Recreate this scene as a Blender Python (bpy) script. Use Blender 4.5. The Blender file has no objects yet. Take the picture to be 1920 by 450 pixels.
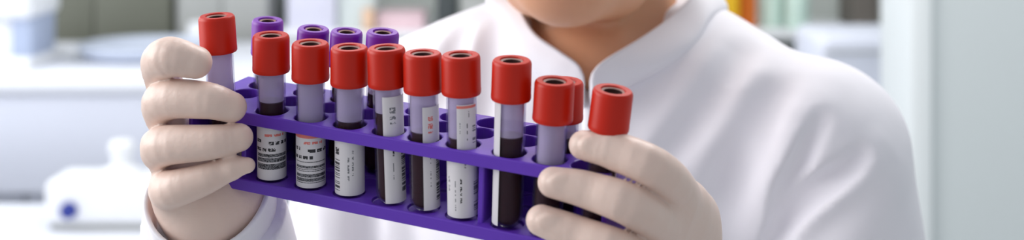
import bpy, bmesh, math, random
import numpy as np
from mathutils import Vector, Matrix
random.seed(7); np.random.seed(7)
SC = bpy.context.scene
COL = SC.collection
# ------------------------------------------------------------------ camera, light, exposure
F = 2460.0; H = 1.48; HOR = -208.0            # focal length in px (1920 wide), eye height, horizon row
cam = bpy.data.cameras.new('camera'); co = bpy.data.objects.new('camera', cam); COL.objects.link(co)
co.location = (0, 0, H); co.rotation_euler = (math.pi/2, 0, 0)
cam.sensor_width = 36; cam.lens = F/1920*36; cam.shift_y = (HOR-225)/1920
cam.clip_start = .02
cam.dof.use_dof = True; cam.dof.focus_distance = .62; cam.dof.aperture_fstop = 6.2
SC.camera = co
SC.cycles.transparent_max_bounces = 32
SC.view_settings.view_transform = 'Standard'; SC.view_settings.look = 'None'
SC.view_settings.gamma = 1; SC.view_settings.use_curve_mapping = False
SC.view_settings.exposure = 0.0
w = bpy.data.worlds.new('world'); SC.world = w; w.use_nodes = True
w.node_tree.nodes['Background'].inputs[0].default_value = (.93, .96, 1, 1)
w.node_tree.nodes['Background'].inputs[1].default_value = .58
def area(name, loc, target, sx, sy, power, col):
    l = bpy.data.lights.new(name, 'AREA'); l.shape = 'RECTANGLE'; l.size = sx; l.size_y = sy
    l.energy = power; l.color = col
    o = bpy.data.objects.new(name, l); COL.objects.link(o); o.location = loc
    o.rotation_euler = (Vector(target)-Vector(loc)).to_track_quat('-Z', 'Y').to_euler()
    return o
area('window_light', (-1.9, .75, 1.95), (0, .75, 1.35), 1.6, 1.3, 41, (1, .985, .97))
area('far_window_light', (-2.2, 3.3, 1.9), (-.6, 3.9, .9), 1.5, 1.2, 30, (.97, .985, 1))
area('ceiling_light', (.5, 1.6, 2.66), (.5, 1.6, 0), 1.2, .6, 27, (1, .97, .95))
area('rear_ceiling_light', (.3, 3.4, 2.66), (.3, 3.4, 0), 1.6, .6, 20, (1, .99, .97))

def P(u, v, Y):
    return Vector(((u-960)/F*Y, Y, H-(v-HOR)/F*Y))
def PN(u, v, Y): return np.array(P(u, v, Y))
def lin(c):
    return tuple((x/255/12.92 if x/255 <= .04045 else ((x/255+.055)/1.055)**2.4) for x in c)

# ------------------------------------------------------------------ materials
def mat(name, rgb, rough=.5, var=.04, vscale=30, bump=0, bscale=200, **kw):
    m = bpy.data.materials.new(name); m.use_nodes = True
    nt = m.node_tree; b = nt.nodes['Principled BSDF']
    c = lin(rgb)
    b.inputs['Roughness'].default_value = rough
    tc = nt.nodes.new('ShaderNodeTexCoord')
    n = nt.nodes.new('ShaderNodeTexNoise'); n.inputs['Scale'].default_value = vscale; n.inputs['Detail'].default_value = 4
    nt.links.new(tc.outputs['Object'], n.inputs['Vector'])
    r = nt.nodes.new('ShaderNodeMix'); r.data_type = 'RGBA'
    r.inputs['A'].default_value = tuple(x*(1-var) for x in c)+(1,)
    r.inputs['B'].default_value = tuple(min(1, x*(1+var)) for x in c)+(1,)
    nt.links.new(n.outputs['Fac'], r.inputs['Factor']); nt.links.new(r.outputs['Result'], b.inputs['Base Color'])
    if bump:
        n2 = nt.nodes.new('ShaderNodeTexNoise'); n2.inputs['Scale'].default_value = bscale; n2.inputs['Detail'].default_value = 3
        nt.links.new(tc.outputs['Object'], n2.inputs['Vector'])
        bp = nt.nodes.new('ShaderNodeBump'); bp.inputs['Strength'].default_value = bump; bp.inputs['Distance'].default_value = .002
        nt.links.new(n2.outputs['Fac'], bp.inputs['Height']); nt.links.new(bp.outputs['Normal'], b.inputs['Normal'])
    for k, v in kw.items():
        b.inputs[k.replace('_', ' ')].default_value = v
    return m
def glass_mat(name, tint, milk, rough=.08, back=.5):
    m = bpy.data.materials.new(name); m.use_nodes = True; nt = m.node_tree
    nt.nodes.remove(nt.nodes['Principled BSDF']); out = nt.nodes['Material Output']
    tr = nt.nodes.new('ShaderNodeBsdfTransparent'); tr.inputs[0].default_value = lin(tint)+(1,)
    gl = nt.nodes.new('ShaderNodeBsdfGlossy'); gl.inputs['Roughness'].default_value = rough
    df = nt.nodes.new('ShaderNodeBsdfDiffuse'); df.inputs[0].default_value = lin((232, 226, 240))+(1,)
    tl = nt.nodes.new('ShaderNodeBsdfTranslucent'); tl.inputs[0].default_value = lin((232, 226, 240))+(1,)
    lw = nt.nodes.new('ShaderNodeLayerWeight'); lw.inputs['Blend'].default_value = .10
    a = nt.nodes.new('ShaderNodeMixShader'); a.inputs[0].default_value = back
    nt.links.new(df.outputs[0], a.inputs[1]); nt.links.new(tl.outputs[0], a.inputs[2])
    b = nt.nodes.new('ShaderNodeMixShader'); b.inputs[0].default_value = milk
    nt.links.new(tr.outputs[0], b.inputs[1]); nt.links.new(a.outputs[0], b.inputs[2])
    c = nt.nodes.new('ShaderNodeMixShader')
    mu = nt.nodes.new('ShaderNodeMath'); mu.operation = 'MULTIPLY'; mu.inputs[1].default_value = .4; nt.links.new(lw.outputs['Fresnel'], mu.inputs[0])
    nt.links.new(mu.outputs[0], c.inputs[0]); nt.links.new(b.outputs[0], c.inputs[1]); nt.links.new(gl.outputs[0], c.inputs[2])
    nt.links.new(c.outputs[0], out.inputs[0])
    return m
M = dict(
    red=mat('red_plastic', (188, 28, 2), .4, .05, 60, Specular_IOR_Level=.3), purple_cap=mat('violet_plastic', (116, 18, 166), .42, .05, 60),
    rack=mat('purple_rack_plastic', (92, 46, 176), .42, .05, 40, .04, 300),
    stopper=mat('dark_rubber', (58, 26, 22), .7), stopper_ring=mat('grey_rubber', (150, 112, 104), .6),
    film=glass_mat('residue_film', (246, 242, 250), .74, .3, .2),
    glass=glass_mat('tube_plastic', (242, 240, 247), .02), blood=mat('dark_blood', (46, 7, 13), .3, .1, 40, Specular_IOR_Level=.2),
    plasma=mat('pale_serum', (176, 158, 206), .3, .05, 40),
    paper=mat('label_paper', (216, 212, 216), .6, .02), ink=mat('black_ink', (38, 36, 42), .6), greyink=mat('grey_ink', (120, 120, 126), .6), redink=mat('red_ink', (220, 118, 110), .6),
    glove=mat('latex_glove', (224, 199, 187), .42, .03, 60, .3, 110, Subsurface_Weight=.12, Subsurface_Radius=(.004, .002, .0015), Subsurface_Scale=1.0),
    skin=mat('skin', (218, 161, 124), .5, .05, 40, .05, 500, Subsurface_Weight=.1, Subsurface_Radius=(.006, .002, .001), Subsurface_Scale=1.0),
    coat=mat('white_cotton', (238, 236, 242), .85, .012, 20, .06, 900), thread=mat('white_thread', (205, 203, 212), .8),
    trousers=mat('grey_trousers', (190, 192, 200), .85), shoe=mat('white_leather', (225, 225, 228), .5), hair=mat('dark_hair', (58, 40, 30), .5, .2, 300),
    lip=mat('lip', (190, 110, 100), .45),
    wall=mat('wall_paint', (196, 202, 198), .8, .015, 3), wallr=mat('pale_grey_paint', (196, 204, 206), .75, .015, 2), white=mat('white_paint', (236, 238, 242), .5, .01, 5),
    floor=mat('vinyl_floor', (176, 178, 180), .5, .05, 12), olive=mat('olive_grey_laminate', (104, 106, 94), .6, .05, 4), grey=mat('grey_laminate', (168, 170, 168), .6, .04, 5),
    shadeside=mat('shaded_side_blue_grey', (168, 180, 205), .5), dark=mat('charcoal_plastic', (62, 68, 70), .6), bench=mat('bench_white', (216, 220, 234), .5, .01, 4),
    top=mat('worktop_white', (228, 231, 240), .4, .01, 4), blue=mat('blue_plastic', (28, 48, 140), .4), yellow=mat('yellow_card', (236, 186, 30), .5), orange=mat('orange_plastic', (216, 110, 24), .5),
    green=mat('green_plastic', (58, 150, 100), .5), palegreen=mat('pale_green_plastic', (196, 220, 210), .4), pink=mat('pink_card', (224, 196, 203), .6), lilac=mat('lilac_card', (212, 212, 228), .6),
    palegrey=mat('pale_grey_card', (206, 215, 214), .5),
    dgreen=mat('dark_green_plastic', (60, 84, 76), .6), brown=mat('taupe_card', (104, 98, 92), .7), steel=mat('brushed_steel', (170, 172, 176), .35, Metallic=.9), peach=mat('peach_card', (226, 190, 160), .6),
)
# ------------------------------------------------------------------ object helpers
def link(name, me, m=None, parent=None, smooth=True, kind=None):
    o = bpy.data.objects.new(name, me); COL.objects.link(o)
    if m is not None and len(me.materials) == 0:
        for x in (m if isinstance(m, (list, tuple)) else [m]): me.materials.append(x)
    if smooth: me.polygons.foreach_set('use_smooth', [True]*len(me.polygons))
    if parent is not None: o.parent = parent
    if kind: o['kind'] = kind
    return o
def from_bm(name, bm, m, parent=None, smooth=False, kind=None, autosmooth=None):
    bmesh.ops.recalc_face_normals(bm, faces=bm.faces)
    me = bpy.data.meshes.new(name); bm.to_mesh(me); bm.free()
    o = link(name, me, m, parent, smooth, kind)
    if autosmooth: me.set_sharp_from_angle(angle=autosmooth)
    return o
def from_arr(name, V, Fq, m, parent=None, smooth=True):
    me = bpy.data.meshes.new(name); me.from_pydata([tuple(map(float, v)) for v in V], [], [tuple(map(int, f)) for f in Fq]); me.update()
    return link(name, me, m, parent, smooth)
def tag(o, label, cat, group=None):
    o['label'] = label; o['category'] = cat
    if group: o['group'] = group
    return o
def empty(name, loc, label=None, cat=None, group=None):
    o = bpy.data.objects.new(name, None); COL.objects.link(o); o.location = loc; o.empty_display_size = .02
    if label: tag(o, label, cat, group)
    return o
def bm_box(bm, x0, x1, y0, y1, z0, z1, bev=0, seg=2):
    r = bmesh.ops.create_cube(bm, size=1)
    vs = r['verts']
    for v in vs:
        v.co = Vector((x0+(v.co.x+.5)*(x1-x0), y0+(v.co.y+.5)*(y1-y0), z0+(v.co.z+.5)*(z1-z0)))
    if bev:
        es = list({e for v in vs for e in v.link_edges})
        bmesh.ops.bevel(bm, geom=es, offset=bev, segments=seg, affect='EDGES', profile=.5)
def box(name, x0, x1, y0, y1, z0, z1, m, parent=None, bev=0, kind=None, seg=2):
    """mesh box; with a parent (an unrotated empty) the coordinates are world ones"""
    bm = bmesh.new(); bm_box(bm, x0, x1, y0, y1, z0, z1, bev, seg)
    if parent is not None: bmesh.ops.translate(bm, verts=bm.verts, vec=-world_loc(parent))
    return from_bm(name, bm, m, parent, bev > 0, kind, math.radians(40) if bev else None)
def world_loc(o):
    v = Vector((0, 0, 0))
    while o is not None:
        v += o.location; o = o.parent
    return v
def bm_lathe(bm, prof, n=32, mi=None, knurl=None):
    """revolve (r,z) pairs about z; mi = material index per segment; knurl(r,z,i)->r"""
    rings = []
    for (r, z) in prof:
        if r < 1e-7: rings.append([bm.verts.new((0, 0, z))])
        else:
            rings.append([bm.verts.new(((knurl(r, z, i) if knurl else r)*math.cos(2*math.pi*i/n), (knurl(r, z, i) if knurl else r)*math.sin(2*math.pi*i/n), z)) for i in range(n)])
    for k in range(len(rings)-1):
        a, b = rings[k], rings[k+1]
        for i in range(n):
            j = (i+1) % n
            if len(a) == 1 and len(b) == 1: continue
            if len(a) == 1: f = bm.faces.new((a[0], b[j], b[i]))
            elif len(b) == 1: f = bm.faces.new((a[i], a[j], b[0]))
            else: f = bm.faces.new((a[i], a[j], b[j], b[i]))
            if mi: f.material_index = mi[k]
    return bm
def lathe(name, prof, m, parent=None, n=32, at=None, mi=None, angle=40, knurl=None):
    bm = bm_lathe(bmesh.new(), prof, n, mi, knurl)
    if at is not None: bmesh.ops.translate(bm, verts=bm.verts, vec=Vector(at)-(world_loc(parent) if parent is not None else Vector((0, 0, 0))))
    return from_bm(name, bm, m, parent, True, None, math.radians(angle))

# ------------------------------------------------------------------ signed-distance surfaces (for the body, coat and gloves)
def cap(p, a, b, ra, rb=None, sc=None):
    a = np.asarray(a, np.float32); b = np.asarray(b, np.float32); rb = ra if rb is None else rb
    if sc is not None:
        sc = np.asarray(sc, np.float32); p = p*sc; a = a*sc; b = b*sc
    ab = b-a; q = p-a
    t = np.clip(q@ab/max(float(ab@ab), 1e-12), 0, 1)
    d = q-t[:, None]*ab
    return np.sqrt((d*d).sum(1))-(ra+(rb-ra)*t)
def ell(p, c, r):
    c = np.asarray(c, np.float32); r = np.asarray(r, np.float32)
    q = (p-c)/r; k0 = np.sqrt((q*q).sum(1)); q2 = q/r; k1 = np.sqrt((q2*q2).sum(1))+1e-9
    return k0*(k0-1)/k1
def smin(a, b, k):
    h = np.clip(.5+.5*(b-a)/k, 0, 1); return b*(1-h)+a*h-k*h*(1-h)
def smax(a, b, k): return -smin(-a, -b, k)
def chain(p, pts, rs, k=.0, sc=None):
    d = None
    for i in range(len(pts)-1):
        e = cap(p, pts[i], pts[i+1], rs[i], rs[i+1], sc)
        d = e if d is None else (np.minimum(d, e) if k == 0 else smin(d, e, k))
    return d
def nets(f, lo, hi, h, margin=2.0, bs=8, relax=2):
    lo = np.array(lo, float); hi = np.array(hi, float)
    nb = np.ceil((hi-lo)/(h*bs)).astype(int); n = nb*bs
    c = np.stack(np.meshgrid(*[np.arange(k) for k in nb], indexing='ij'), -1).reshape(-1, 3)
    cen = (lo+(c+.5)*bs*h).astype(np.float32)
    d = np.concatenate([f(x) for x in np.array_split(cen, max(1, len(cen)//200000))])
    D = np.repeat(np.repeat(np.repeat(np.where(d > 0, 1., -1.).astype(np.float32).reshape(nb), bs, 0), bs, 1), bs, 2)
    act = c[np.abs(d) < bs*h*margin]
    off = np.stack(np.meshgrid(*[np.arange(bs)]*3, indexing='ij'), -1).reshape(-1, 3)
    for part in np.array_split(act, max(1, len(act)//600)):
        ids = (part[:, None]*bs+off[None]).reshape(-1, 3)
        D[ids[:, 0], ids[:, 1], ids[:, 2]] = f((lo+ids*h).astype(np.float32))
    S = D < 0
    cnt = np.zeros(n-1, np.int8)
    cs = [(i, j, k) for i in (0, 1) for j in (0, 1) for k in (0, 1)]
    for (i, j, k) in cs: cnt += S[i:n[0]-1+i, j:n[1]-1+j, k:n[2]-1+k]
    cell = np.argwhere((cnt > 0) & (cnt < 8))
    vals = np.stack([D[cell[:, 0]+i, cell[:, 1]+j, cell[:, 2]+k] for (i, j, k) in cs], 1)
    acc = np.zeros((len(cell), 3)); m = np.zeros(len(cell))
    for x in range(8):
        for ax in range(3):
            if cs[x][ax] == 0:
                o2 = list(cs[x]); o2[ax] = 1; y = cs.index(tuple(o2))
                a, b = vals[:, x], vals[:, y]; q = (a < 0) != (b < 0)
                t = np.where(q, a/np.where(q, a-b, 1), 0)
                pt = np.tile(np.array(cs[x], float), (len(cell), 1)); pt[:, ax] += t
                acc[q] += pt[q]; m += q
    V = lo+(cell+acc/m[:, None])*h
    idx = -np.ones(n-1, np.int32); idx[cell[:, 0], cell[:, 1], cell[:, 2]] = np.arange(len(cell))
    Q = []
    for ax in range(3):
        b, c2 = (ax+1) % 3, (ax+2) % 3
        sl0 = [slice(None)]*3; sl1 = [slice(None)]*3
        sl0[ax] = slice(0, n[ax]-1); sl1[ax] = slice(1, n[ax])
        e = np.argwhere(S[tuple(sl0)] != S[tuple(sl1)])
        e = e[(e[:, b] > 0) & (e[:, c2] > 0) & (e[:, b] < n[b]-1) & (e[:, c2] < n[c2]-1)]
        sg = S[e[:, 0], e[:, 1], e[:, 2]]
        def I(db, dc):
            g = e.copy(); g[:, b] += db; g[:, c2] += dc; return idx[g[:, 0], g[:, 1], g[:, 2]]
        q = np.stack([I(-1, -1), I(0, -1), I(0, 0), I(-1, 0)], 1)
        q[~sg] = q[~sg][:, ::-1]
        Q.append(q)
    Q = np.concatenate(Q); Q = Q[(Q >= 0).all(1)]
    for _ in range(relax):                                   # even the mesh out, then put it back on the surface
        A = np.zeros_like(V); cn = np.zeros(len(V))
        for s in range(4):
            for dlt in (1, 3):
                np.add.at(A, Q[:, s], V[Q[:, (s+dlt) % 4]]); np.add.at(cn, Q[:, s], 1)
        V = .4*V+.6*A/np.maximum(cn, 1)[:, None]
        V32 = V.astype(np.float32); d = f(V32); g = np.zeros_like(V); e = h*.4
        for ax in range(3):
            t = V32.copy(); t[:, ax] += e; g[:, ax] = (f(t)-d)/e
        gl = np.maximum((g*g).sum(1), .05)
        V -= np.clip(d/gl, -h, h)[:, None]*g
    return V, Q
def sdf_obj(name, f, lo, hi, h, m, parent=None, **kw):
    V, Q = nets(f, lo, hi, h, **kw)
    return from_arr(name, V, Q, m, parent)
def hit(f, u, v, y0=.5, y1=1.3):
    """point where the sight line through (u,v) first meets surface f"""
    ys = np.linspace(y0, y1, 1600)
    pts = np.stack([(u-960)/F*ys, ys, H-(v-HOR)/F*ys], 1).astype(np.float32)
    d = f(pts); k = np.argmax(d < 0)
    if not (d < 0).any(): k = int(np.argmin(d))
    return pts[k].astype(float)
def spline(pts, n):
    """Catmull-Rom through pts, n samples"""
    p = np.array(pts, float); p = np.vstack([2*p[0]-p[1], p, 2*p[-1]-p[-2]]); m = len(p)-3
    out = []
    for t in np.linspace(0, m-1e-6, n):
        i = int(t); x = t-i; a, b, c, d = p[i:i+4]
        out.append(.5*((2*b)+(-a+c)*x+(2*a-5*b+4*c-d)*x*x+(-a+3*b-3*c+d)*x**3))
    return np.array(out)

# ------------------------------------------------------------------ the room
X0, X1, YB = -2.6, 2.2, 4.85
box('floor', X0-.1, X1+.1, -1.2, YB+.1, -.1, 0, M['floor'], kind='structure')
box('ceiling', X0-.1, X1+.1, -1.2, YB+.1, 2.7, 2.8, M['white'], kind='structure')
box('wall_back', X0-.1, X1+.1, YB, YB+.1, 0, 2.7, M['wall'], kind='structure')
box('wall_right', X1, X1+.1, -1.2, YB, 0, 2.7, M['wallr'], kind='structure')
# left wall with two window openings
WZ0, WZ1 = 1.05, 2.3
bm = bmesh.new()
bm_box(bm, X0-.1, X0, -1.2, YB, 0, WZ0); bm_box(bm, X0-.1, X0, -1.2, YB, WZ1, 2.7)
for a, b in ((-1.2, .1), (1.7, 2.6), (4.2, YB)): bm_box(bm, X0-.1, X0, a, b, WZ0, WZ1)
from_bm('wall_left', bm, M['white'], kind='structure')
for k, (a, b) in enumerate(((.1, 1.7), (2.6, 4.2))):
    bm = bmesh.new()
    for (c, d, e, f_) in ((a, a+.05, WZ0, WZ1), (b-.05, b, WZ0, WZ1), ((a+b)/2-.03, (a+b)/2+.03, WZ0, WZ1), (a, b, WZ0, WZ0+.05), (a, b, WZ1-.05, WZ1)):
        bm_box(bm, X0-.08, X0-.02, c, d, e, f_)
    o = from_bm('window_%d' % (k+1), bm, M['white'], kind='structure')
    g = box('pane', X0-.055, X0-.047, a+.05, b-.05, WZ0+.05, WZ1-.05, glass_mat('window_glass', (250, 252, 255), 0), o)
# protruding wall end on the right, with its white edge trim
box('wall_partition', .835, 1.25, 2.62, 2.80, 0, 2.7, M['wallr'], kind='structure')
box('trim_1', .790, .835, 2.60, 2.82, 0, 2.7, mat('trim_paint', (222, 228, 230), .6, .01, 5), bev=.008, kind='structure')
for nme, a in (('baseboard_back', (X0, X1, YB-.015, YB, 0, .09)), ('baseboard_right', (X1-.015, X1, -1.2, YB-.015, 0, .09))):
    box(nme, *a, M['white'], kind='structure')

# ------------------------------------------------------------------ test tube rack
def frame_from(L0, U0):
    L = L0.normalized(); U = (U0-L*U0.dot(L)).normalized(); return L, U, U.cross(L).normalized()
A_ = P(352, 192, .630); B_ = P(1139, 331.6, .5472)
RL = (B_-A_).length
AX, UP, WD = frame_from(B_-A_, Vector((0, -.135, .99)))
RO = A_
def R(s, w_, h): return RO+AX*s+WD*w_+UP*h
RM = Matrix((AX, WD, UP)).transposed().to_4x4(); RM.translation = RO
def px(p): return (960+F*p.x/p.y, HOR+F*(H-p.z)/p.y)
def s_at(u, w_, h):
    a, b = -.05, RL+.05
    for _ in range(40):
        c = (a+b)/2
        if px(R(c, w_, h))[0] < u: a = c
        else: b = c
    return a
DEP = .050; TH = .0060; GAP = .0330                # depth, plate thickness, upper face to upper face
ROWS = [.0088, .0250, .0412]
CU = [424, 510, 583, 656, 729, 797, 869, 955, 1031, 1104]
CS = [s_at(u, ROWS[0], 0) for u in CU]
def perforated(name, hole, thick, z_top, parent, floor_t=0):
    sb = [0]
    for s in CS: sb += [s-hole/2, s+hole/2]
    sb.append(RL)
    wb = [0]
    for w_ in ROWS: wb += [w_-hole*.985/2, w_+hole*.985/2]
    wb.append(DEP)
    bm = bmesh.new(); cache = {}
    def V(i, j, z):
        k = (i, j, z)
        if k not in cache: cache[k] = bm.verts.new((sb[i], wb[j], z))
        return cache[k]
    ns, nw = len(sb)-1, len(wb)-1
    solid = lambda i, j: 0 <= i < ns and 0 <= j < nw and not (i % 2 == 1 and j % 2 == 1)
    zt, zb = z_top, z_top-thick
    zf = zb+floor_t if floor_t else zb
    for i in range(ns):
        for j in range(nw):
            if solid(i, j):
                bm.faces.new((V(i, j, zt), V(i+1, j, zt), V(i+1, j+1, zt), V(i, j+1, zt)))
                if not floor_t: bm.faces.new((V(i, j, zb), V(i, j+1, zb), V(i+1, j+1, zb), V(i+1, j, zb)))
                for (di, dj, a, b) in ((-1, 0, (i, j), (i, j+1)), (1, 0, (i+1, j), (i+1, j+1)), (0, -1, (i, j), (i+1, j)), (0, 1, (i, j+1), (i+1, j+1))):
                    if not (0 <= i+di < ns and 0 <= j+dj < nw):
                        bm.faces.new((V(*a, zt), V(*b, zt), V(*b, zb), V(*a, zb)))
            else:                                   # a round hole (or a round well with a floor)
                cx, cy = (sb[i]+sb[i+1])/2, (wb[j]+wb[j+1])/2; rr = min(sb[i+1]-sb[i], wb[j+1]-wb[j])/2*.985; N = 32
                def ring(z): return [bm.verts.new((cx+rr*math.cos(2*math.pi*q/N), cy+rr*math.sin(2*math.pi*q/N), z)) for q in range(N)]
                def skirt(rg, z):
                    cr = (V(i+1, j+1, z), V(i, j+1, z), V(i, j, z), V(i+1, j, z))
                    for q in range(N): bm.faces.new((cr[q*4//N], rg[q], rg[(q+1) % N]))
                    for q in range(4): bm.faces.new((cr[q-1], cr[q], rg[q*N//4]))
                r1 = ring(zt); r2 = ring(zf); skirt(r1, zt)
                for q in range(N): bm.faces.new((r1[q], r1[(q+1) % N], r2[(q+1) % N], r2[q]))
                if floor_t: bm.faces.new(r2)
                else: skirt(r2, zb)
            if floor_t:
                bm.faces.new((V(i, j, zb), V(i, j+1, zb), V(i+1, j+1, zb), V(i+1, j, zb)))
    o = from_bm(name, bm, M['rack'], parent)
    b = o.modifiers.new('bevel', 'BEVEL'); b.width = .0006; b.segments = 2; b.limit_method = 'ANGLE'
    return o
rack = empty('test_tube_rack', (0, 0, 0), 'purple plastic two-tier test tube rack held up in both gloved hands', 'rack')
rack.matrix_world = RM
print('rack corner', px(R(RL, DEP, 0)), px(R(RL, 0, 0)), px(R(RL, DEP, -GAP-TH)), px(R(0,DEP,0)))
perforated('top_plate', .0158, TH, 0, rack)
perforated('bottom_plate', .0150, TH, -GAP, rack, floor_t=.0045)
def rbox(name, s0, s1, w0, w1, h0, h1):
    bm = bmesh.new(); bm_box(bm, s0, s1, w0, w1, h0, h1, .0005, 1)
    return from_bm(name, bm, M['rack'], rack)
rbox('end_panel', 0, .0022, .0003, DEP-.0003, -GAP-.0005, -TH+.0005)
rbox('end_panel', RL-.0022, RL, .0003, DEP-.0003, -GAP-.0005, -TH+.0005)
rbox('back_panel', .0022, RL-.0022, DEP-.0022, DEP-.0003, -GAP-.0005, -TH+.0005)
for k in (0, 6):
    sm = (CS[k]+CS[k+1])/2
    rbox('divider_panel', sm-.0013, sm+.0013, .004, DEP-.0022, -GAP-.0005, -TH+.0005)

# ------------------------------------------------------------------ blood tubes
RT = .0068
def cap_profile(r, h):
    """cap from its lower rim (z=0) to its top with the open stopper well"""
    k = .57
    return [(r*.80, .0005), (r*.97, 0), (r*1.0, .0006), (r*1.0, .0022), (r*.985, .0026), (r*.975, h-.0016), (r*.94, h-.0005), (r*.88, h), (r*k*1.08, h), (r*k, h-.0006), (r*k*.97, h-.0045), (0, h-.0045)]
def make_cap_mesh(r, h, m1):
    def kn(rr, z, i): return rr*(1+(.010 if i % 2 else -.004)) if (rr > r*.95 and .0024 < z < h-.001) else rr
    pr = cap_profile(r, h); bm = bm_lathe(bmesh.new(), pr, 72, [0]*(len(pr)-1), kn)
    bmesh.ops.recalc_face_normals(bm, faces=bm.faces)
    me = bpy.data.meshes.new('cap'); bm.to_mesh(me); bm.free(); me.materials.append(m1)
    me.polygons.foreach_set('use_smooth', [True]*len(me.polygons)); me.set_sharp_from_angle(angle=math.radians(38))
    return me
def make_stopper_mesh(r, h):
    k = .57
    pr = [(0, h-.0040), (r*k*.76, h-.0040), (r*k*.80, h-.0010), (r*k*.985, h-.0006), (r*k*.99, h-.0044)]
    bm = bm_lathe(bmesh.new(), pr, 40, [0, 0, 1, 1])
    bmesh.ops.recalc_face_normals(bm, faces=bm.faces)
    me = bpy.data.meshes.new('stopper'); bm.to_mesh(me); bm.free()
    me.materials.append(M['stopper']); me.materials.append(M['stopper_ring'])
    me.polygons.foreach_set('use_smooth', [True]*len(me.polygons)); me.set_sharp_from_angle(angle=math.radians(38))
    return me
CAPR, CAPH = .0088, .0176
RED_CAP, RED_STOP = make_cap_mesh(CAPR, CAPH, M['red']), make_stopper_mesh(CAPR, CAPH)
PUR_R, PUR_H = .0080, .0178
PUR_CAP, PUR_STOP = make_cap_mesh(PUR_R, PUR_H, M['purple_cap']), make_stopper_mesh(PUR_R*.9, PUR_H)
def label_mesh(name, a0, a1, z0, z1, design, rad, seed=0):
    rnd = random.Random(seed)
    step = .0004
    nc = max(4, int(math.radians(a1-a0)*rad/step)); nr = max(6, int((z1-z0)/step))
    g = [[0]*nc for _ in range(nr)]                 # rows from the top
    def words(r0, r1, c0, c1, mi, vertical=False):
        """runs of small upright strokes that read as a printed line"""
        if not vertical:
            c = c0
            while c < c1:
                wl = rnd.randint(4, 9)
                for cc in range(c, min(c+wl, c1)):
                    for r in range(r0, r1):
                        if 0 <= r < nr and 0 <= cc < nc and rnd.random() < .9: g[r][cc] = mi
                c += wl+2
        else:
            r = r0
            while r < r1:
                wl = rnd.randint(4, 10)
                for rr in range(r, min(r+wl, r1)):
                    for c in range(c0, c1):
                        if 0 <= rr < nr and 0 <= c < nc and rnd.random() < .75: g[rr][c] = mi
                r += wl+3
    fr = lambda x: int(x*nr); fc = lambda x: int(x*nc)
    if design in ('A', 'R'):
        if design == 'R':
            for r in range(fr(.02), fr(.10)):
                for c in range(nc): g[r][c] = 3
        words(fr(.16), fr(.16)+3, fc(.35), fc(.80), 3)
        words(fr(.27), fr(.27)+4, fc(.10), fc(.26), 1); words(fr(.29), fr(.29)+4, fc(.45), fc(.95), 1)
        words(fr(.41), fr(.41)+4, fc(.08), fc(.60), 1)
        for r in range(fr(.53), fr(.92)):            # barcode: bars of several widths
            if rnd.random() < .55:
                for c in range(fc(.12), fc(.90)): g[r][c] = 2 if rnd.random() < .6 else 1
    elif design == 'B':
        words(fr(.05), fr(.16), fc(.12), fc(.26), 1); words(fr(.28), fr(.38), fc(.12), fc(.26), 1)
        for r in range(fr(.46), fr(.95)):
            if rnd.random() < .6:
                for c in range(fc(.08), fc(.27)): g[r][c] = 1 if rnd.random() < .7 else 2
        words(fr(.40), fr(.78), fc(.46), fc(.50), 2, True); words(fr(.30), fr(.70), fc(.56), fc(.60), 2, True)
    elif design == 'C':
        words(fr(.46), fr(.90), fc(.34), fc(.37), 2, True); words(fr(.42), fr(.80), fc(.46), fc(.50), 1, True)
        words(fr(.40), fr(.62), fc(.14), fc(.20), 2, True)
        for r in range(fr(.48), fr(.92)):
            if rnd.random() < .55:
                for c in range(fc(.78), fc(.97)): g[r][c] = 2
        for r in range(fr(.02), fr(.09)):
            for c in range(nc): g[r][c] = 3
        words(fr(.14), fr(.30), fc(.55), fc(.60), 2, True)
    elif design == 'D':
        words(fr(.40), fr(.56), fc(.30), fc(.36), 1, True); words(fr(.62), fr(.80), fc(.30), fc(.35), 2, True)
        for r in range(fr(.35), fr(.92)):
            if rnd.random() < .55:
                for c in range(fc(.62), fc(.90)): g[r][c] = 2 if rnd.random() < .6 else 1
        words(fr(.10), fr(.26), fc(.25), fc(.45), 3 if seed % 2 else 2, True)
    V = []
    for r in range(nr+1):
        z = z1+(z0-z1)*r/nr
        for c in range(nc+1):
            a = math.radians(a0+(a1-a0)*c/nc); V.append((rad*math.sin(a), -rad*math.cos(a), z))
    Fq = []; mi = []
    for r in range(nr):
        for c in range(nc):
            i = r*(nc+1)+c; Fq.append((i, i+nc+1, i+nc+2, i+1)); mi.append(g[r][c])
    me = bpy.data.meshes.new(name); me.from_pydata(V, [], Fq)
    for k in ('paper', 'ink', 'greyink', 'redink'): me.materials.append(M[k])
    me.polygons.foreach_set('material_index', mi); me.polygons.foreach_set('use_smooth', [True]*len(Fq)); me.update()
    return me
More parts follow.
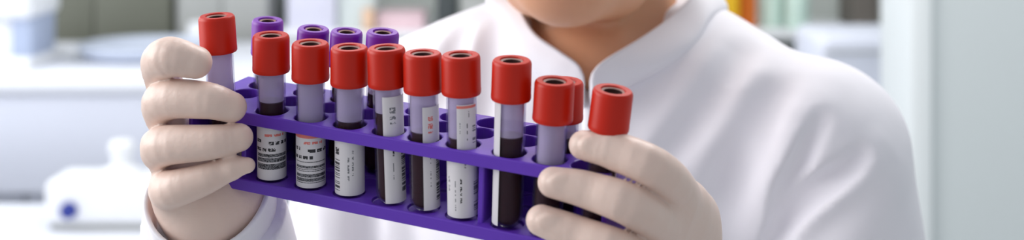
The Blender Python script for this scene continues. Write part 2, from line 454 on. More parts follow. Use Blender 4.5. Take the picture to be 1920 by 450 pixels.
def tube(row, ub, ut, vt, label, kind='red', labels=(), fill=.040, fluid='blood', dw=0, dtop=0, group='red-capped blood tubes in the rack', wb=None):
    """stands on the lower plate in its row; leans so that its cap is where the photo shows it"""
    w0 = ROWS[row]+dw
    h0 = -GAP-.0014
    s = s_at(ub, w0, h0)
    Bp = R(s, w0, h0)
    # the cap's centre: sight line met with the plane through Bp at right angles to the rack's depth (shifted by dtop)
    n = WD; q = Bp+WD*dtop; d = P(ut, vt, 1)-Vector((0, 0, H)); c0 = Vector((0, 0, H))
    T = c0+d*((q-c0).dot(n)/d.dot(n))
    ax = (T-Bp); ln = ax.length; ax.normalize()
    back = Vector((Bp.x, Bp.y, 0)).normalized(); yv = (back-ax*back.dot(ax)).normalized(); xv = yv.cross(ax)
    Mx = Matrix((xv, yv, ax)).transposed().to_4x4(); Mx.translation = Bp
    o = empty('blood_tube', (0, 0, 0), label, 'test tube', group); o.matrix_world = Mx
    cm, sm, ch, cr = (RED_CAP, RED_STOP, CAPH, CAPR) if kind == 'red' else (PUR_CAP, PUR_STOP, PUR_H, PUR_R)
    rt = RT if kind == 'red' else RT*.93
    gt = ln-.006
    prof = [(0, 0)]+[(rt*math.sin(a), rt*(1-math.cos(a))*.85) for a in np.linspace(.2, math.pi/2, 7)]+[(rt, gt)]
    ri = rt-.0007
    prof += [(ri, gt)]+[(ri*math.sin(a), .0007+ri*(1-math.cos(a))*.85) for a in np.linspace(math.pi/2, .2, 7)]+[(0, .0007)]
    lathe('tube_body', prof, M['glass'], o, 40)
    rf = ri-.00015
    bp = [(0, .0009)]+[(rf*math.sin(a), .0009+rf*(1-math.cos(a))*.85) for a in np.linspace(.2, math.pi/2, 7)]+[(rf, fill), (0, fill)]
    lathe('blood' if fluid == 'blood' else 'serum', bp, M[fluid], o, 32)
    film = [(rf*.995, fill+.0004), (rf*.995, gt-.001)]
    lathe('residue_film', film, M['film'], o, 32)
    c = link('cap', cm, None, o, False); c.location = (0, 0, ln-ch)
    st = link('stopper', sm, None, c, False)
    for k, (a0, a1, z0, z1, des) in enumerate(labels):
        link('paper_label', label_mesh('paper_label', a0, a1, z0, z1, des, rt+.00012+.0001*k, int(ub)+k), None, o, False)
    print('tube', round(ub), 'len mm', round(ln*1000, 1), 'lean', round(math.degrees(ax.angle(UP)), 1), round(math.degrees(ax.angle(Vector((0,0,1)))),1))
    return o
tube(0, 424, 406, 29, 'red-capped blood tube at the rack end beside the bent fingertip of the raised hand', labels=(), fill=.040, fluid='blood')
tube(0, 510, 508, 65, 'red-capped blood tube with wide barcode label, nearest the left gloved fingertips', labels=((-88, 88, .0022, .0288, 'A'),), fill=.0392)
tube(0, 583, 582, 80, 'red-capped blood tube with red-striped barcode label, second along the front row', labels=((-88, 88, .0022, .0286, 'R'),), fill=.033)
tube(0, 656, 655, 88, 'red-capped blood tube whose wide label carries sideways print and bars at its left', labels=((-88, 88, .0022, .0330, 'B'),), fill=.0365)
tube(0, 734, 724, 89, 'red-capped blood tube with dark blood showing left of its tall turned label', labels=((-22, 92, .0024, .0520, 'D'),), fill=.0435)
tube(0, 797, 792, 99, 'red-capped blood tube half dark blood, half narrow tall label, left of the fully wrapped tube', labels=((-4, 88, .0024, .0500, 'D'),), fill=.0375)
tube(0, 868, 864, 102, 'red-capped blood tube with label wrapped all round and red stripe above the rack plate', labels=((-86, 86, .0024, .0330, 'C'), (-18, 62, .0331, .0540, 'C')), fill=.0378)
tube(0, 951, 960, 112, 'red-capped tube of bare dark blood with only a thin white label edge at left', labels=((-88, -38, .0024, .0600, 'N'),), fill=.042)
tube(0, 1024, 1040, 151, 'red-capped tube with milky lilac upper half, just above the bent gloved fingertips', labels=(), fill=.032)
tube(0, 1112, 1150, 168, 'red-capped blood tube leaning right, directly over the right gloved index finger', labels=(), fill=.044)
tube(1, 1052, 1058, 152, 'red-capped tube almost hidden behind the cap of the milky lilac tube', labels=(), fill=.040)
for (ub, ut, vt, lb) in ((496, 502, 37, 'violet-capped tube in the back row, standing apart at the end near the raised hand'), (572, 588, 53, 'violet-capped tube in the back row behind the tube with red-striped label'),
                         (636, 650, 58, 'violet-capped tube in the back row behind the tube with sideways print'), (702, 718, 59, 'violet-capped tube in the back row, the one nearest the white-clad shoulder')):
    tube(2, ub, ut, vt, lb, kind='purple', fill=.040, group='violet-capped tubes in the back row')

# ------------------------------------------------------------------ the person: skeleton
CH = PN(1061, 20, .765)                     # chin
NB = PN(1128, 190, .895)                    # neck base
HB = PN(1112, -60, .900)                    # skull base
SHR = PN(1550, 292, .825); ELR = PN(1690, 1100, .80); WRR = PN(1288, 740, .640)    # person's left arm (right in the photo)
SHL = PN(706, 262, .925); WRL = PN(390, 374, .644); ELL = WRL+np.array([.016, .175, -.215])       # person's right arm
TX = float(NB[0])
CHEST = np.array([TX+.005, .905, 1.235]); WAIST = np.array([TX+.005, .925, 1.03]); HIP = np.array([TX+.005, .935, .86])
KN = [np.array([TX+s*.075, .93, .47]) for s in (-1, 1)]; AN = [np.array([TX+s*.075, .95, .085]) for s in (-1, 1)]
HPJ = [np.array([TX+s*.07, .94, .84]) for s in (-1, 1)]
def limbs_torso(p, g, arms=True):
    """trunk and arms grown by g"""
    sc = (1, 1.42, 1)
    d = chain(p, [CHEST+np.array([0, 0, .03]), CHEST, WAIST, HIP], [.150+g, .152+g, .135+g, .150+g], .03, sc)
    k = .05
    d = smin(d, cap(p, PN(1215, 190, .885), PN(1500, 268, .835), .049+g, .052+g), k)
    d = smin(d, cap(p, PN(1040, 140, .905), PN(760, 208, .925), .046+g, .048+g), k)
    if arms:
        d = smin(d, chain(p, [SHR, SHR+(ELR-SHR)*.45, ELR], [.052+g, .048+g, .040+g]), .025)
        d = smin(d, chain(p, [SHL, SHL+(ELL-SHL)*.45, ELL], [.050+g, .047+g, .040+g]), .025)
        d = smin(d, cap(p, ELR, WRR, .039+g, .024+g), .02)
        d = smin(d, cap(p, ELL, WRL, .039+g, (.024 if g < 0 else .036)+g), .02)
    return d
def head(p):
    tilt = HB-CH
    c = PN(1085, -190, .86)
    d = ell(p, c+np.array([.0, .015, .015]), (.074, .094, .090))
    d = smin(d, ell(p, PN(1072, -140, .82), (.054, .056, .048)), .02)
    d = smin(d, cap(p, CH+np.array([0, .014, .016]), CH+np.array([.004, .02, .03]), .021, .03), .03)
    for (u, y) in ((1010, .845), (1150, .83)):
        d = smin(d, cap(p, PN(u, -30, y), CH+np.array([0, .016, .020]), .019, .018), .025)
    # nose, brow, lips, ears
    d = smin(d, cap(p, PN(1066, -180, .772), PN(1062, -112, .757), .007, .0105), .012)
    for u in (1040, 1088): d = smin(d, ell(p, PN(u, -110, .766), (.008, .009, .007)), .008)
    for u in (1022, 1108):
        d = smax(d, -ell(p, PN(u, -175, .768), (.017, .012, .011)), .01)
        d = smin(d, ell(p, PN(u, -175, .783), (.013, .012, .012)), .004)
    d = smin(d, cap(p, PN(1035, -50, .772), PN(1090, -50, .771), .0055), .006)
    d = smin(d, cap(p, PN(1039, -38, .772), PN(1086, -38, .771), .006), .006)
    for (u, y) in ((860, .87), (1310, .86)):
        d = smin(d, ell(p, np.array([c[0]+(-.076 if u < 1000 else .076), c[1]+.02, c[2]-.02]), (.010, .017, .030)), .006)
    return d
# ------------------------------------------------------------------ the coat
def coat0(p):
    d = limbs_torso(p, 0)
    sk = chain(p, [WAIST, HIP, HIP+np.array([0, .0, -.30])], [.137, .155, .185], .03, (1, 1.42, 1))
    d = smin(d, sk, .03)
    d = np.maximum(d, .62-p[:, 2])                                   # hem
    # open sleeve ends just below the hands
    for (E, W_, r) in ((ELL, WRL, .0265), (ELR, WRR, .0265)):
        a = (W_-E)/np.linalg.norm(W_-E)
        near = np.linalg.norm(p-W_.astype(np.float32), axis=1) < .075
        q = (p-W_.astype(np.float32))@a.astype(np.float32)
        cut = np.where(near, np.maximum(d, q+.012), d)
        d = cut
    return d
ncx = NB[0]+.004
TOP = [PN(1097, 152, .806), PN(1094, 138, .806), PN(1082, 117, .808), PN(1050, 94, .815), PN(1004, 60, .832), PN(978, 12, .862), np.array([ncx-.062, .905, 1.418]), np.array([ncx-.040, .952, 1.432]), np.array([ncx+.004, .968, 1.437]),
       np.array([ncx+.046, .955, 1.432]), np.array([ncx+.066, .912, 1.420]), PN(1290, -6, .872), PN(1250, 34, .846), PN(1200, 70, .826), PN(1135, 110, .806), PN(1113, 133, .802), PN(1109, 152, .801)]
BOT = [(1097, 205), (1085, 200), (1060, 182), (1018, 150), (966, 98), (935, 30), None, None, None, None, None, (1334, 36), (1308, 84), (1250, 130), (1165, 172), (1124, 200), (1109, 206)]
def outward(f, p, it=6):
    p = np.array(p, np.float32)[None]
    for _ in range(it):
        d = f(p); g = np.zeros(3)
        for ax in range(3):
            t = p.copy(); t[0, ax] += .002; g[ax] = (f(t)[0]-d[0])/.002
        p = p-(d[0]*g/max(g@g, .1)).astype(np.float32)
    return p[0].astype(float)
BP = []
for i, q in enumerate(BOT):
    if q is None:
        c = np.array([ncx, .905, 0]); v = TOP[i]-c; v[2] = 0
        p0 = np.array([ncx, .905, 0])+v*1.18; p0[2] = 1.380
        BP.append(outward(coat0, p0))
    else: BP.append(hit(coat0, *q)+np.array([0, -.001, 0]))

cen = np.array([ncx, .90, 1.38])
def polar(pts):
    q = np.array(pts)-cen; th = np.arctan2(q[:, 0], -q[:, 1])      # 0 at the front, growing to the right
    return th, np.hypot(q[:, 0], q[:, 1]), np.array(pts)[:, 2]
_tt, _tr, _tz = polar(spline(TOP, 200)); _bt, _br, _bz = polar(spline(BP, 200))
_o1 = np.argsort(_tt); _o2 = np.argsort(_bt)
def opening(p):
    """the space inside the stand-up collar, open upwards"""
    th = np.arctan2(p[:, 0]-cen[0], -(p[:, 1]-cen[1])); r = np.hypot(p[:, 0]-cen[0], p[:, 1]-cen[1])
    tr = np.interp(th, _tt[_o1], _tr[_o1], period=2*math.pi); tz = np.interp(th, _tt[_o1], _tz[_o1], period=2*math.pi)
    br = np.interp(th, _bt[_o2], _br[_o2], period=2*math.pi); bz = np.interp(th, _bt[_o2], _bz[_o2], period=2*math.pi)
    t = np.clip((p[:, 2]-bz)/np.maximum(tz-bz, .008), 0, 1)
    return np.maximum(r-(br+(tr-br)*t)+.0005, (bz+.45*(tz-bz))-p[:, 2])
def body(p):
    d = limbs_torso(p, -.020)
    nk = chain(p, [NB+np.array([0, .01, -.03]), NB, HB+np.array([.0, .012, 0])], [.060, .056, .052])
    d = smin(d, nk, .03)
    d = smin(d, ell(p, PN(1104, 190, .848), (.045, .038, .05)), .03)    # top of the breastbone
    inside = np.minimum(coat0(p)+.006, opening(p)+.001)
    d = np.where(p[:, 2] < 1.385, np.maximum(d, inside), d)
    d = smin(d, head(p), .008)
    for i in (0, 1):
        d = smin(d, chain(p, [HPJ[i], KN[i], AN[i]], [.070, .048, .034]), .03)
        d = smin(d, cap(p, AN[i]+np.array([0, .02, -.045]), AN[i]+np.array([0, -.13, -.055]), .032, .024), .02)
    # wrists and palms inside the gloves
    d = smin(d, cap(p, WRL, PN(345, 330, .640), .018, .009), .012)
    d = smin(d, cap(p, WRR, PN(1272, 520, .612), .020, .011), .012)
    return d
person = sdf_obj('person', body, (-.25, .55, .0), (.34, 1.12, 1.68), .0042, M['skin'])
tag(person, 'person in a white stand-collar coat and pale gloves holding up the purple tube rack', 'person')

# folds of the cloth
RIDGE = []; CREASE = []
def fold(pp, amp, rad, out, k):
    """a soft raised fold (or a hollow) that fades out at both ends, lying on the cloth"""
    sp = spline([hit(coat0, u, v) for (u, v) in pp], 11); q = []
    for i, c in enumerate(sp):
        t = i/10; a = amp*(math.sin(math.pi*min(1, max(0, t)))**.7)*1.0-.0045*(abs(2*t-1)**6)
        g = np.zeros(3); p32 = c.astype(np.float32)[None]; d0 = coat0(p32)[0]
        for ax in range(3):
            t2 = p32.copy(); t2[0, ax] += .003; g[ax] = (coat0(t2)[0]-d0)/.003
        g /= np.linalg.norm(g)+1e-9
        q.append(c-g*(rad-a) if out else c+g*(rad-a))
    (RIDGE if out else CREASE).append((q, rad, k))
def ridge(pp, amp=.004, rad=.012, k=.012): fold(pp, amp*.75, rad, True, k)
def crease(pp, amp=.005, rad=.010, k=.009): fold(pp, amp, rad, False, k)
# folds fanning from the armpit and across the chest (right in the photo)
ridge([(1478, 470), (1500, 425), (1540, 385), (1590, 346), (1635, 302), (1668, 245)], .006, .011, .008)
crease([(1448, 490), (1462, 435), (1492, 390), (1540, 350), (1590, 312), (1625, 270)], .0075, .0080, .004)
crease([(1462, 420), (1474, 361), (1502, 305), (1524, 258), (1552, 210)], .0040, .0065, .005)
ridge([(1385, 480), (1420, 420), (1462, 325), (1500, 245), (1555, 150)], .005, .014)
ridge([(1265, 360), (1310, 298), (1362, 232), (1410, 165), (1455, 95)], .004, .013)
crease([(1325, 420), (1370, 335), (1415, 255), (1475, 150)], .004, .012)
crease([(1225, 320), (1290, 240), (1345, 165), (1400, 80)], .003, .010)
ridge([(1180, 330), (1230, 260), (1285, 190), (1340, 110)], .002, .010)
ridge([(1575, 470), (1620, 420), (1660, 360), (1690, 300)], .002, .014)
ridge([(903, 62), (892, 110), (874, 200), (868, 290)], .004, .010)
ridge([(845, 76), (826, 110), (800, 190)], .003, .009)
crease([(928, 50), (918, 150), (900, 270)], .004, .009)
crease([(870, 55), (846, 120), (836, 210)], .003, .008)
crease([(684, 370), (684, 430), (680, 520)], .008, .009)
ridge([(735, 380), (745, 440), (750, 520)], .004, .012)
ridge([(595, 370), (603, 440), (612, 520)], .004, .011)
crease([(562, 365), (560, 430), (566, 500)], .005, .008)
def coat(p):
    d = coat0(p)
    for (pts, r0, k) in RIDGE: d = smin(d, chain(p, pts, [r0]*len(pts)), k)
    for (pts, r0, k) in CREASE: d = smax(d, -chain(p, pts, [r0]*len(pts)), k)
    d = smax(d, -opening(p), .002)
    wv = .0012*np.sin(p[:, 0]*38+p[:, 2]*61+2*np.sin(p[:, 2]*17))*np.sin(p[:, 1]*29+p[:, 2]*23+p[:, 0]*20)
    return d+wv
co_ = sdf_obj('coat', coat, (-.27, .56, .56), (.36, 1.16, 1.45), .0029, M['coat'], person, relax=1)

# collar: a standing band lofted from the neckline to its free edge, open at the front
n_ = 130; T_ = spline(TOP, n_); B2 = spline(BP, n_); rows = 9
V = []; Fq = []
for r in range(rows):
    t = r/(rows-1)
    for i in range(n_):
        p = B2[i]*(1-t)+T_[i]*t
        o_ = p-cen; o_[2] = 0; o_ /= np.linalg.norm(o_)+1e-9
        V.append(p+o_*(.0030*math.sin(math.pi*min(1, t*1.05))+.0012-.0045*max(0, 1-t*5)))
for r in range(rows-1):
    for i in range(n_-1):
        a = r*n_+i; Fq.append((a, a+1, a+n_+1, a+n_))
col_ = from_arr('collar', V, Fq, M['coat'], co_)
so = col_.modifiers.new('solid', 'SOLIDIFY'); so.thickness = .0028; so.offset = 0
ss = col_.modifiers.new('sub', 'SUBSURF'); ss.levels = 1; ss.render_levels = 1
# stitching just inside the collar's free edge
sv = []; sf = []
T2 = np.array(V).reshape(rows, n_, 3)
edge = T2[rows-1]*.72+T2[rows-2]*.28 if rows > 2 else T2[-1]
for i in range(2, n_-4, 1):
    for sub in (0, .5):
        a = edge[i]*(1-sub)+edge[i+1]*sub; b = edge[i]*(1-sub-.32)+edge[i+1]*(sub+.32)
        o_ = a-cen; o_[2] = 0; o_ /= np.linalg.norm(o_)
        up = np.array([0, 0, .00035]); k = len(sv)
        for q in (a-up, b-up, b+up, a+up): sv.append(q+o_*.0017)
        for q in (a-up, b-up, b+up, a+up): sv.append(q+o_*.0013)
        sf += [(k, k+1, k+2, k+3), (k+4, k+7, k+6, k+5), (k, k+4, k+5, k+1), (k+2, k+6, k+7, k+3)]
from_arr('stitching', sv, sf, M['thread'], co_, False)
# overlapping front edge below the collar
pl = []; NPL = 40
for i in range(NPL):
    v = 152+i*(640-152)/(NPL-1)
    row = []
    for u in (1092, 1098, 1106, 1124, 1150):
        q = hit(coat, u, v); row.append(q+np.array([0, -.0022 if u > 1092 else .001, 0]))
    pl.append(row)
V = [q for r in pl for q in r]; Fq = [(r*5+c, r*5+c+1, r*5+c+6, r*5+c+5) for r in range(NPL-1) for c in range(4)]
o = from_arr('front_placket', V, Fq, M['coat'], co_)
so = o.modifiers.new('solid', 'SOLIDIFY'); so.thickness = .0016; so.offset = 0
# sleeve cuffs: short open rings round the wrists
def cuff(W_, E, back_, fwd, r, sq, nudge=(0, 0, 0)):
    W_ = Vector(W_)+Vector(nudge); a = (W_-Vector(E)).normalized()
    x = Vector((1, 0, 0)); x = (x-a*x.dot(a)).normalized(); y = a.cross(x)
    bm = bmesh.new(); n = 48
    prof = [(r*.97, -back_), (r*1.04, -back_*.5), (r*1.0, 0), (r*1.02, fwd*.6), (r*1.02, fwd), (r*.99, fwd+.0012), (r*.94, fwd), (r*.93, fwd*.5), (r*.90, -back_*.6)]
    R_ = [[bm.verts.new(W_+x*(q*math.cos(2*math.pi*i/n)*(1+.02*math.sin(6*math.pi*i/n)))+y*(q*sq*math.sin(2*math.pi*i/n))+a*(z+.002*math.sin(4*math.pi*i/n+1))) for i in range(n)] for (q, z) in prof]
    for k in range(len(prof)-1):
        for i in range(n): bm.faces.new((R_[k][i], R_[k][(i+1) % n], R_[k+1][(i+1) % n], R_[k+1][i]))
    return from_bm('cuff', bm, M['coat'], co_, True)
cuff(WRL, ELL, .035, .002, .0305, 1.0)
cuff(WRR, ELR, .035, .012, .030, .95)

# trousers, shoes, hair
def trousers(p):
    d = chain(p, [HIP+np.array([0, 0, .02]), HIP+np.array([0, 0, -.06])], [.141, .141], 0, (1, 1.42, 1))
    for i in (0, 1): d = smin(d, chain(p, [HPJ[i], KN[i], AN[i]+np.array([0, 0, .0])], [.079, .062, .055]), .03)
    return np.maximum(d, .075-p[:, 2])
sdf_obj('trousers', trousers, (-.2, .75, .03), (.32, 1.15, 1.05), .007, M['trousers'], person)
for i in (0, 1):
    def shoe(p, i=i):
        d = cap(p, AN[i]+np.array([0, .025, -.040]), AN[i]+np.array([0, -.14, -.050]), .040, .033, (1.0, 1, 1))
        d = smin(d, cap(p, AN[i]+np.array([0, .02, -.03]), AN[i]+np.array([0, .02, .01]), .042, .044), .02)
        return np.maximum(np.maximum(d, .001-p[:, 2]), p[:, 2]-.11)
    a = AN[i]
    sdf_obj('shoe', shoe, (a[0]-.07, a[1]-.21, -.02), (a[0]+.07, a[1]+.09, .13), .005, M['shoe'], person)
HC = PN(1085, -190, .86)
def hair(p):
    d = ell(p, HC+np.array([0, .026, .022]), (.083, .098, .098))
    d = smin(d, ell(p, HC+np.array([.004, .10, .0]), (.052, .045, .055)), .02)
    cut = ell(p, HC+np.array([-.006, -.10, -.055]), (.066, .105, .098))
    d = smax(d, -cut, .012)
    return smax(d, (HC[2]-.055)-p[:, 2], .02)
sdf_obj('hair', hair, HC-np.array([.13, .15, .14]), HC+np.array([.13, .20, .15]), .005, M['hair'], person)

# ------------------------------------------------------------------ gloves (hands)
def finger(p, pts, rs):
    n = 5*(len(pts)-1)+1
    sp = spline(pts, n); rr = np.interp(np.linspace(0, 1, n), np.linspace(0, 1, len(rs)), rs)
    return chain(p, sp, rr)
def creases(p, d, pt, ax, amp, sp, n=3, reach=.012):
    """fine rubber wrinkles round a joint, at right angles to the finger"""
    a = np.asarray(ax, float); a /= np.linalg.norm(a); q = p-np.asarray(pt, np.float32)
    t = q@a.astype(np.float32); rr = np.sqrt((q*q).sum(1))
    return d+amp*np.exp(-(rr/reach)**2)*np.cos(t/sp*2*math.pi)
LH = dict(
    index=([PN(322, 215, .648), PN(300, 130, .620), PN(318, 107, .602), PN(367, 117, .600)], [.0100, .0092, .0094, .0075]),
    middle=([PN(318, 240, .645), PN(306, 190, .612), PN(384, 188, .600), PN(434, 201, .601)], [.0105, .0095, .0085, .0070]),
    ring=([PN(314, 292, .643), PN(304, 274, .610), PN(392, 267, .599), PN(448, 258, .601)], [.0105, .0095, .0080, .0065]),
    little=([PN(330, 345, .642), PN(318, 356, .610), PN(378, 338, .602), PN(430, 315, .603)], [.0100, .0091, .0074, .0059]))
def hand_l(p):
    d = None
    for k, (pts, rs) in LH.items():
        e = finger(p, pts, rs)
        e = creases(p, e, pts[2], pts[3]-pts[1], .00005, .0045, reach=.006)
        d = e if d is None else smin(d, e, .0012)
    pm = chain(p, [PN(334, 225, .652), PN(392, 370, .650)], [.011, .018])
    for a in ((326, 250, .650), (324, 300, .650), (338, 345, .645)):
        pm = smin(pm, cap(p, PN(*a), PN(392, 368, .648), .0105, .016), .012)
    pm = smin(pm, cap(p, PN(352, 358, .632), PN(385, 380, .640), .0115, .015), .012)      # heel of the hand
    pm = smin(pm, cap(p, PN(400, 380, .642), PN(434, 366, .645), .018, .0140), .014)     # ball of the thumb
    pm = smin(pm, cap(p, PN(392, 372, .645), WRL+(ELL-WRL)*.10, .0225, .0215), .012)
    th = finger(p, [PN(440, 380, .652), PN(455, 340, .690), PN(470, 285, .690), PN(480, 238, .688)], [.016, .012, .0105, .009])
    d = smin(d, pm, .008); d = smin(d, th, .010)
    d = smin(d, cap(p, PN(438, 313, .601), PN(464, 310, .601), .0052, .0036), .003)       # loose empty glove tip
    return d
gl = sdf_obj('glove', hand_l, PN(250, 50, .60)-np.array([.0, .045, .11]), PN(250, 50, .60)+np.array([.085, .12, .03]), .0011, M['glove'], person, relax=1)
def nail(p, d, c, dirv):
    """a fingernail showing through the rubber"""
    return smin(d, ell(p, c, (.0050, .0030, .0040)), .0035)
RH = dict(
    index=([PN(1292, 405, .604), PN(1243, 327, .549), PN(1155, 284, .549), PN(1094, 272, .553)], [.0112, .0088, .0081, .0062]),
    middle=([PN(1282, 462, .604), PN(1200, 394, .546), PN(1104, 357, .547), PN(1037, 342, .550)], [.0114, .0090, .0078, .0065]),
    ring=([PN(1268, 526, .606), PN(1178, 478, .546), PN(1080, 438, .547), PN(1015, 413, .550)], [.0110, .0088, .0076, .0065]),
    little=([PN(1255, 590, .610), PN(1165, 548, .550), PN(1095, 515, .551), PN(1045, 494, .554)], [.0102, .0080, .0071, .0060]))
def hand_r(p):
    d = None; kk = .0008+.012*np.clip((p[:, 1]-.552)/.014, 0, 1)
    for k, (pts, rs) in RH.items():
        e = finger(p, pts, rs)
        e = creases(p, e, pts[2], pts[3]-pts[1], .00005, .0045, reach=.006)
        tip, dip = pts[3], pts[2]
        nd = (tip-dip)/np.linalg.norm(tip-dip)
        e = smin(e, ell(p, tip-nd*.0035+np.array([.0, -.0050, .0016]), (.0055, .0022, .0040)), .0010)
        d = e if d is None else smin(d, e, kk)
    pm = None
    for k, (pts, rs) in RH.items():
        e = chain(p, [pts[1]*.25+pts[0]*.75, pts[0], WRR+(pts[0]-RH['middle'][0][0])*.35], [.0100, .0118, .0185])
        pm = e if pm is None else smin(pm, e, .013)
    th = finger(p, [PN(1280, 640, .655), PN(1262, 540, .668), PN(1225, 450, .655), PN(1195, 395, .648)], [.016, .012, .0105, .009])
    d = smin(d, pm, .009); d = smin(d, th, .010)
    return d
sdf_obj('glove', hand_r, (-.005, .50, 1.20), (.125, .70, 1.395), .0011, M['glove'], person, relax=1)

# ------------------------------------------------------------------ background: left bench, basin, table and devices
ben = empty('sink_bench', (-.95, 3.95, 0), 'long white laboratory bench with smooth apron along the back left of the room', 'bench')
BT = .97
box('worktop', -1.75, -.15, 3.5, 4.4, BT-.04, BT, M['top'], ben, .012)
box('apron', -1.72, -.18, 3.515, 3.55, .665, BT-.04, M['bench'], ben, .004)
box('cabinet_body', -1.72, -.18, 3.60, 4.38, .08, BT-.04, M['grey'], ben)
box('plinth', -1.70, -.20, 3.66, 4.36, 0, .08, M['dark'], ben)
for k in range(4):
    x0 = -1.71+k*.383
    d = box('door', x0, x0+.375, 3.582, 3.60, .09, .655, M['bench'], ben, .003)
    box('handle', x0+.15, x0+.23, 3.570, 3.582, .60, .612, M['steel'], d)
bs = empty('wash_basin', (-1.11, 3.98, BT), 'round pale basin with a raised rim sunk into the white bench', 'basin')
lathe('bowl', [(.15, .0), (.185, .014), (.20, .040), (.193, .046), (.182, .040), (.165, .022), (.13, .010), (.05, .004), (0, .004)], mat('basin_glaze', (196, 204, 220), .3), bs, 48)
lathe('drain', [(0, .0062), (.018, .0062), (.022, .0045)], M['steel'], bs, 24)
an = empty('bench_analyser', (-1.54, 3.86, BT), 'tall white analyser with overhanging lid at the far left on the white bench', 'machine')
box('base', -1.72, -1.362, 3.70, 4.0, BT, BT+.03, M['white'], an, .01)
box('column_shade_side', -1.43, -1.370, 3.745, 3.94, BT+.028, BT+.142, M['shadeside'], an, .006)  # blue-grey colour paints in the shade on the white column's right side
box('rear_panel', -1.70, -1.431, 3.76, 3.94, BT+.028, BT+.142, M['white'], an, .006)
box('lid', -1.72, -1.364, 3.72, 3.97, BT+.14, BT+.29, M['white'], an, .02, seg=4)
jr = empty('storage_jar', (-1.0, 4.25, BT), 'small white jar on the bench behind the first red cap', 'jar')
lathe('jar_body', [(0, 0), (.045, 0), (.052, .01), (.052, .055), (.045, .064), (0, .064)], M['white'], jr, 32)
lathe('jar_lid', [(.047, .062), (.048, .063), (.048, .075), (.042, .079), (0, .079)], M['white'], jr, 32)
# nearer table
tb = empty('side_table', (-1.15, 2.6, 0), 'pale side table standing in front of the white bench at the lower left', 'table')
box('table_top', -1.7, -.55, 2.1, 3.05, .715, .75, M['top'], tb, .01)
for x in (-1.64, -.61):
    for y in (2.16, 2.99): box('leg', x-.02, x+.02, y-.02, y+.02, 0, .715, M['steel'], tb)
dv = empty('dispenser_device', (-.90, 2.86, .75), 'small white bench device with round blue knob and bottle neck on the side table', 'device')
zb = .75
box('housing', -1.00, -.745, 2.80, 2.95, zb+.012, zb+.105, M['white'], dv, .015, seg=3)
box('foot_plate', -.99, -.755, 2.81, 2.94, zb, zb+.014, M['grey'], dv)
kb = lathe('knob', [(0, .018), (.013, .018), (.017, .013), (.018, 0)], M['blue'], dv, 28)
kb.rotation_euler = (math.pi/2, 0, 0); kb.location = (-.945+.90, 2.800-2.86, .045)
lathe('bottle_neck', [(.045, 0), (.042, .012), (.022, .022), (.021, .045), (.027, .05), (.027, .068), (.020, .075), (0, .075)], M['white'], dv, 32, at=(-.855, 2.875, zb+.104))

# ------------------------------------------------------------------ background: tall cupboards on the back wall
def cupboard(x0, x1, y0, y1, z1, m, label):
    c = empty('tall_cupboard', ((x0+x1)/2, (y0+y1)/2, 0), label, 'cupboard')
    box('carcass', x0, x1, y0+.02, y1, 0, z1, m, c, .004)
    xm = (x0+x1)/2
    for (a, b, hx) in ((x0+.004, xm-.002, xm-.03), (xm+.002, x1-.004, xm+.03)):
        d = box('door', a, b, y0, y0+.02, .08, z1-.01, m, c, .003)
        box('handle', hx-.006, hx+.006, y0-.02, y0, 1.3, 1.5, M['steel'], d)
cupboard(-1.70, -1.17, 4.50, 4.84, 2.1, M['olive'], 'olive grey double-door cupboard behind the white bench')
cupboard(-1.16, -.84, 4.52, 4.84, 2.1, M['grey'], 'light grey cupboard standing right of the olive grey cupboard')
# wall shelves with supplies
def shelving(x0, x1, label):
    s = empty('wall_shelf', ((x0+x1)/2, YB-.2, SHZ), label, 'shelf')
    box('board', x0, x1, YB-.42, YB-.001, SHZ-.028, SHZ, M['white'], s, .003)
    n = 3
    for k in range(n):
        x = x0+.08+(x1-x0-.16)*k/(n-1); yb = YB-.001
        bm = bmesh.new(); bm_box(bm, x-.012, x+.012, yb-.012, yb, SHZ-.25, SHZ-.028); bm_box(bm, x-.012, x+.012, yb-.36, yb, SHZ-.040, SHZ-.028)
        v = [bm.verts.new((x+d, y, z)) for d in (-.006, .006) for (y, z) in ((yb-.012, SHZ-.24), (yb-.30, SHZ-.04), (yb-.33, SHZ-.04), (yb-.012, SHZ-.215+.0))]
        for i in range(4):
            j = (i+1) % 4; bm.faces.new((v[i], v[j], v[4+j], v[4+i]))
        bm.faces.new(v[:4]); bm.faces.new(v[4:][::-1])
        bmesh.ops.translate(bm, verts=bm.verts, vec=-world_loc(s)); from_bm('bracket', bm, M['steel'], s)
SHZ = 1.0
shelving(-.80, .12, 'white wall shelf of cartons behind the person, left of the neck')
shelving(.14, 1.30, 'white wall shelf behind the person with yellow, orange and green-capped supplies')
def carton(x0, x1, y0, y1, h, m, label, name='carton', z=SHZ):
    c = empty(name, ((x0+x1)/2, (y0+y1)/2, z), label, 'box')
    box('box_body', x0, x1, y0, y1, z, z+h*.86, m, c, .004)
    box('lid', x0-.002, x1+.002, y0-.002, y1+.002, z+h*.86, z+h, m, c, .004)
    return c
def bottle(x, y, r, h, m, mc, label, z=SHZ):
    c = empty('bottle', (x, y, z), label, 'bottle')
    lathe('bottle_body', [(0, 0), (r*.92, 0), (r, .006), (r, h*.68), (r*.85, h*.76), (r*.45, h*.82), (r*.45, h*.88)], m, c, 28)
    lathe('bottle_cap', [(r*.5, h*.86), (r*.52, h*.87), (r*.52, h), (r*.45, h*1.005), (0, h*1.005)], mc, c, 28)
    return c
box_specs = [(-.765, -.60, 4.46, .30, 'lilac', 'pale lilac carton at the left end of the shelf behind the violet caps'),
             (-.595, -.47, 4.48, .30, 'palegrey', 'pale grey-green carton standing right of the pale lilac carton'),
             (-.46, -.30, 4.46, .055, 'pink', 'low pink carton on the shelf behind the last violet cap')]
for (a, b, y, h, m, lb) in box_specs: carton(a, b, y, y+.22, h, M[m], lb)
carton(-.505+.0, -.468, 4.43, 4.46, .075, M['peach'], 'tiny peach box in front of the pale grey-green carton')
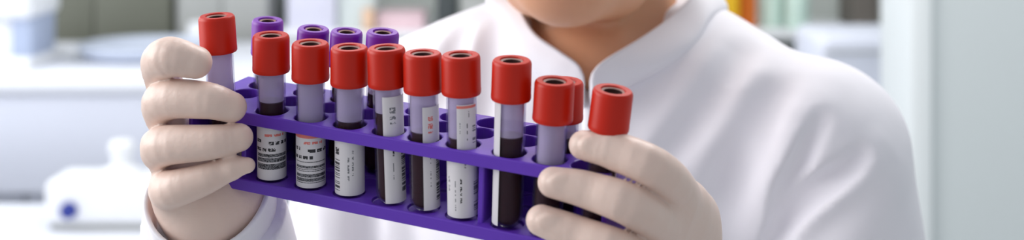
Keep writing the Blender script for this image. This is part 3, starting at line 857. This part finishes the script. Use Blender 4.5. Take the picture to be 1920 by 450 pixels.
carton(-.26, -.19, 4.48, 4.71, .16, M['dark'], 'dark charcoal box between the pink carton and the chin', name='file_box')
carton(-.17, .05, 4.46, 4.71, .12, M['grey'], 'wide grey carton on the shelf beside the chin')
carton(.690, .775, 4.48, 4.66, .22, M['yellow'], 'yellow carton on the shelf above the shoulder beside the collar')
bottle(.815, 4.56, .036, .25, M['orange'], M['orange'], 'orange plastic bottle right beside the yellow carton')
bottle(.91, 4.58, .042, .17, M['palegreen'], M['green'], 'pale bottle with green cap, left of the two green-capped bottles')
bottle(.985, 4.52, .040, .155, M['palegreen'], M['green'], 'pale bottle with green cap, right of the two green-capped bottles')
carton(1.185, 1.268, 4.52, 4.76, .26, M['brown'], 'narrow taupe file box on the shelf above the white instrument', name='file_box')
# right-hand counter with a white instrument
ct = empty('low_counter', (.9, 3.7, 0), 'low pale counter under the white instrument, by the white wall edge', 'counter')
box('worktop', .25, 1.45, 3.38, 4.0, .83, .87, M['top'], ct, .008)
box('cabinet_body', .28, 1.42, 3.44, 3.98, 0, .83, M['grey'], ct, .004)
for k in range(3):
    x0 = .285+k*.378
    d = box('door', x0, x0+.372, 3.42, 3.44, .06, .82, M['dgreen'] if k == 2 else M['bench'], ct, .003)
    box('handle', x0+.14, x0+.23, 3.405, 3.42, .76, .772, M['steel'], d)
ins = empty('white_instrument', (.93, 3.65, .87), 'white round-cornered instrument box on the counter beside the shoulder', 'machine')
bm = bmesh.new(); bm_box(bm, .815, 1.085, 3.48, 3.8, .885, 1.092, .03, 4); bmesh.ops.translate(bm, verts=bm.verts, vec=-Vector((.93, 3.65, .87)))
from_bm('casing', bm, M['bench'], ins, True, None, math.radians(50))
box('lid_seam', .825, 1.075, 3.475, 3.482, 1.045, 1.05, M['grey'], ins)
for x in (.83, 1.045): box('foot', x-.015, x+.015, 3.52, 3.76, .87, .887, M['dark'], ins)
for L_ in (('ceiling_lamp', .5, 1.6, 1.2, .6, 'white ceiling light panel nearer the camera'), ('ceiling_lamp', .3, 3.4, 1.6, .6, 'white ceiling light panel over the rear of the room')):
    nme, x, y, a, b, lb = L_
    c = empty(nme, (x, y, 2.7), lb, 'ceiling light')
    bm = bmesh.new()
    for (p, q, r, s) in ((x-a/2-.03, x+a/2+.03, y-b/2-.03, y-b/2), (x-a/2-.03, x+a/2+.03, y+b/2, y+b/2+.03), (x-a/2-.03, x-a/2, y-b/2, y+b/2), (x+a/2, x+a/2+.03, y-b/2, y+b/2)):
        bm_box(bm, p, q, r, s, 2.665, 2.70)
    bmesh.ops.translate(bm, verts=bm.verts, vec=(-x, -y, -2.7)); from_bm('frame', bm, M['white'], c)
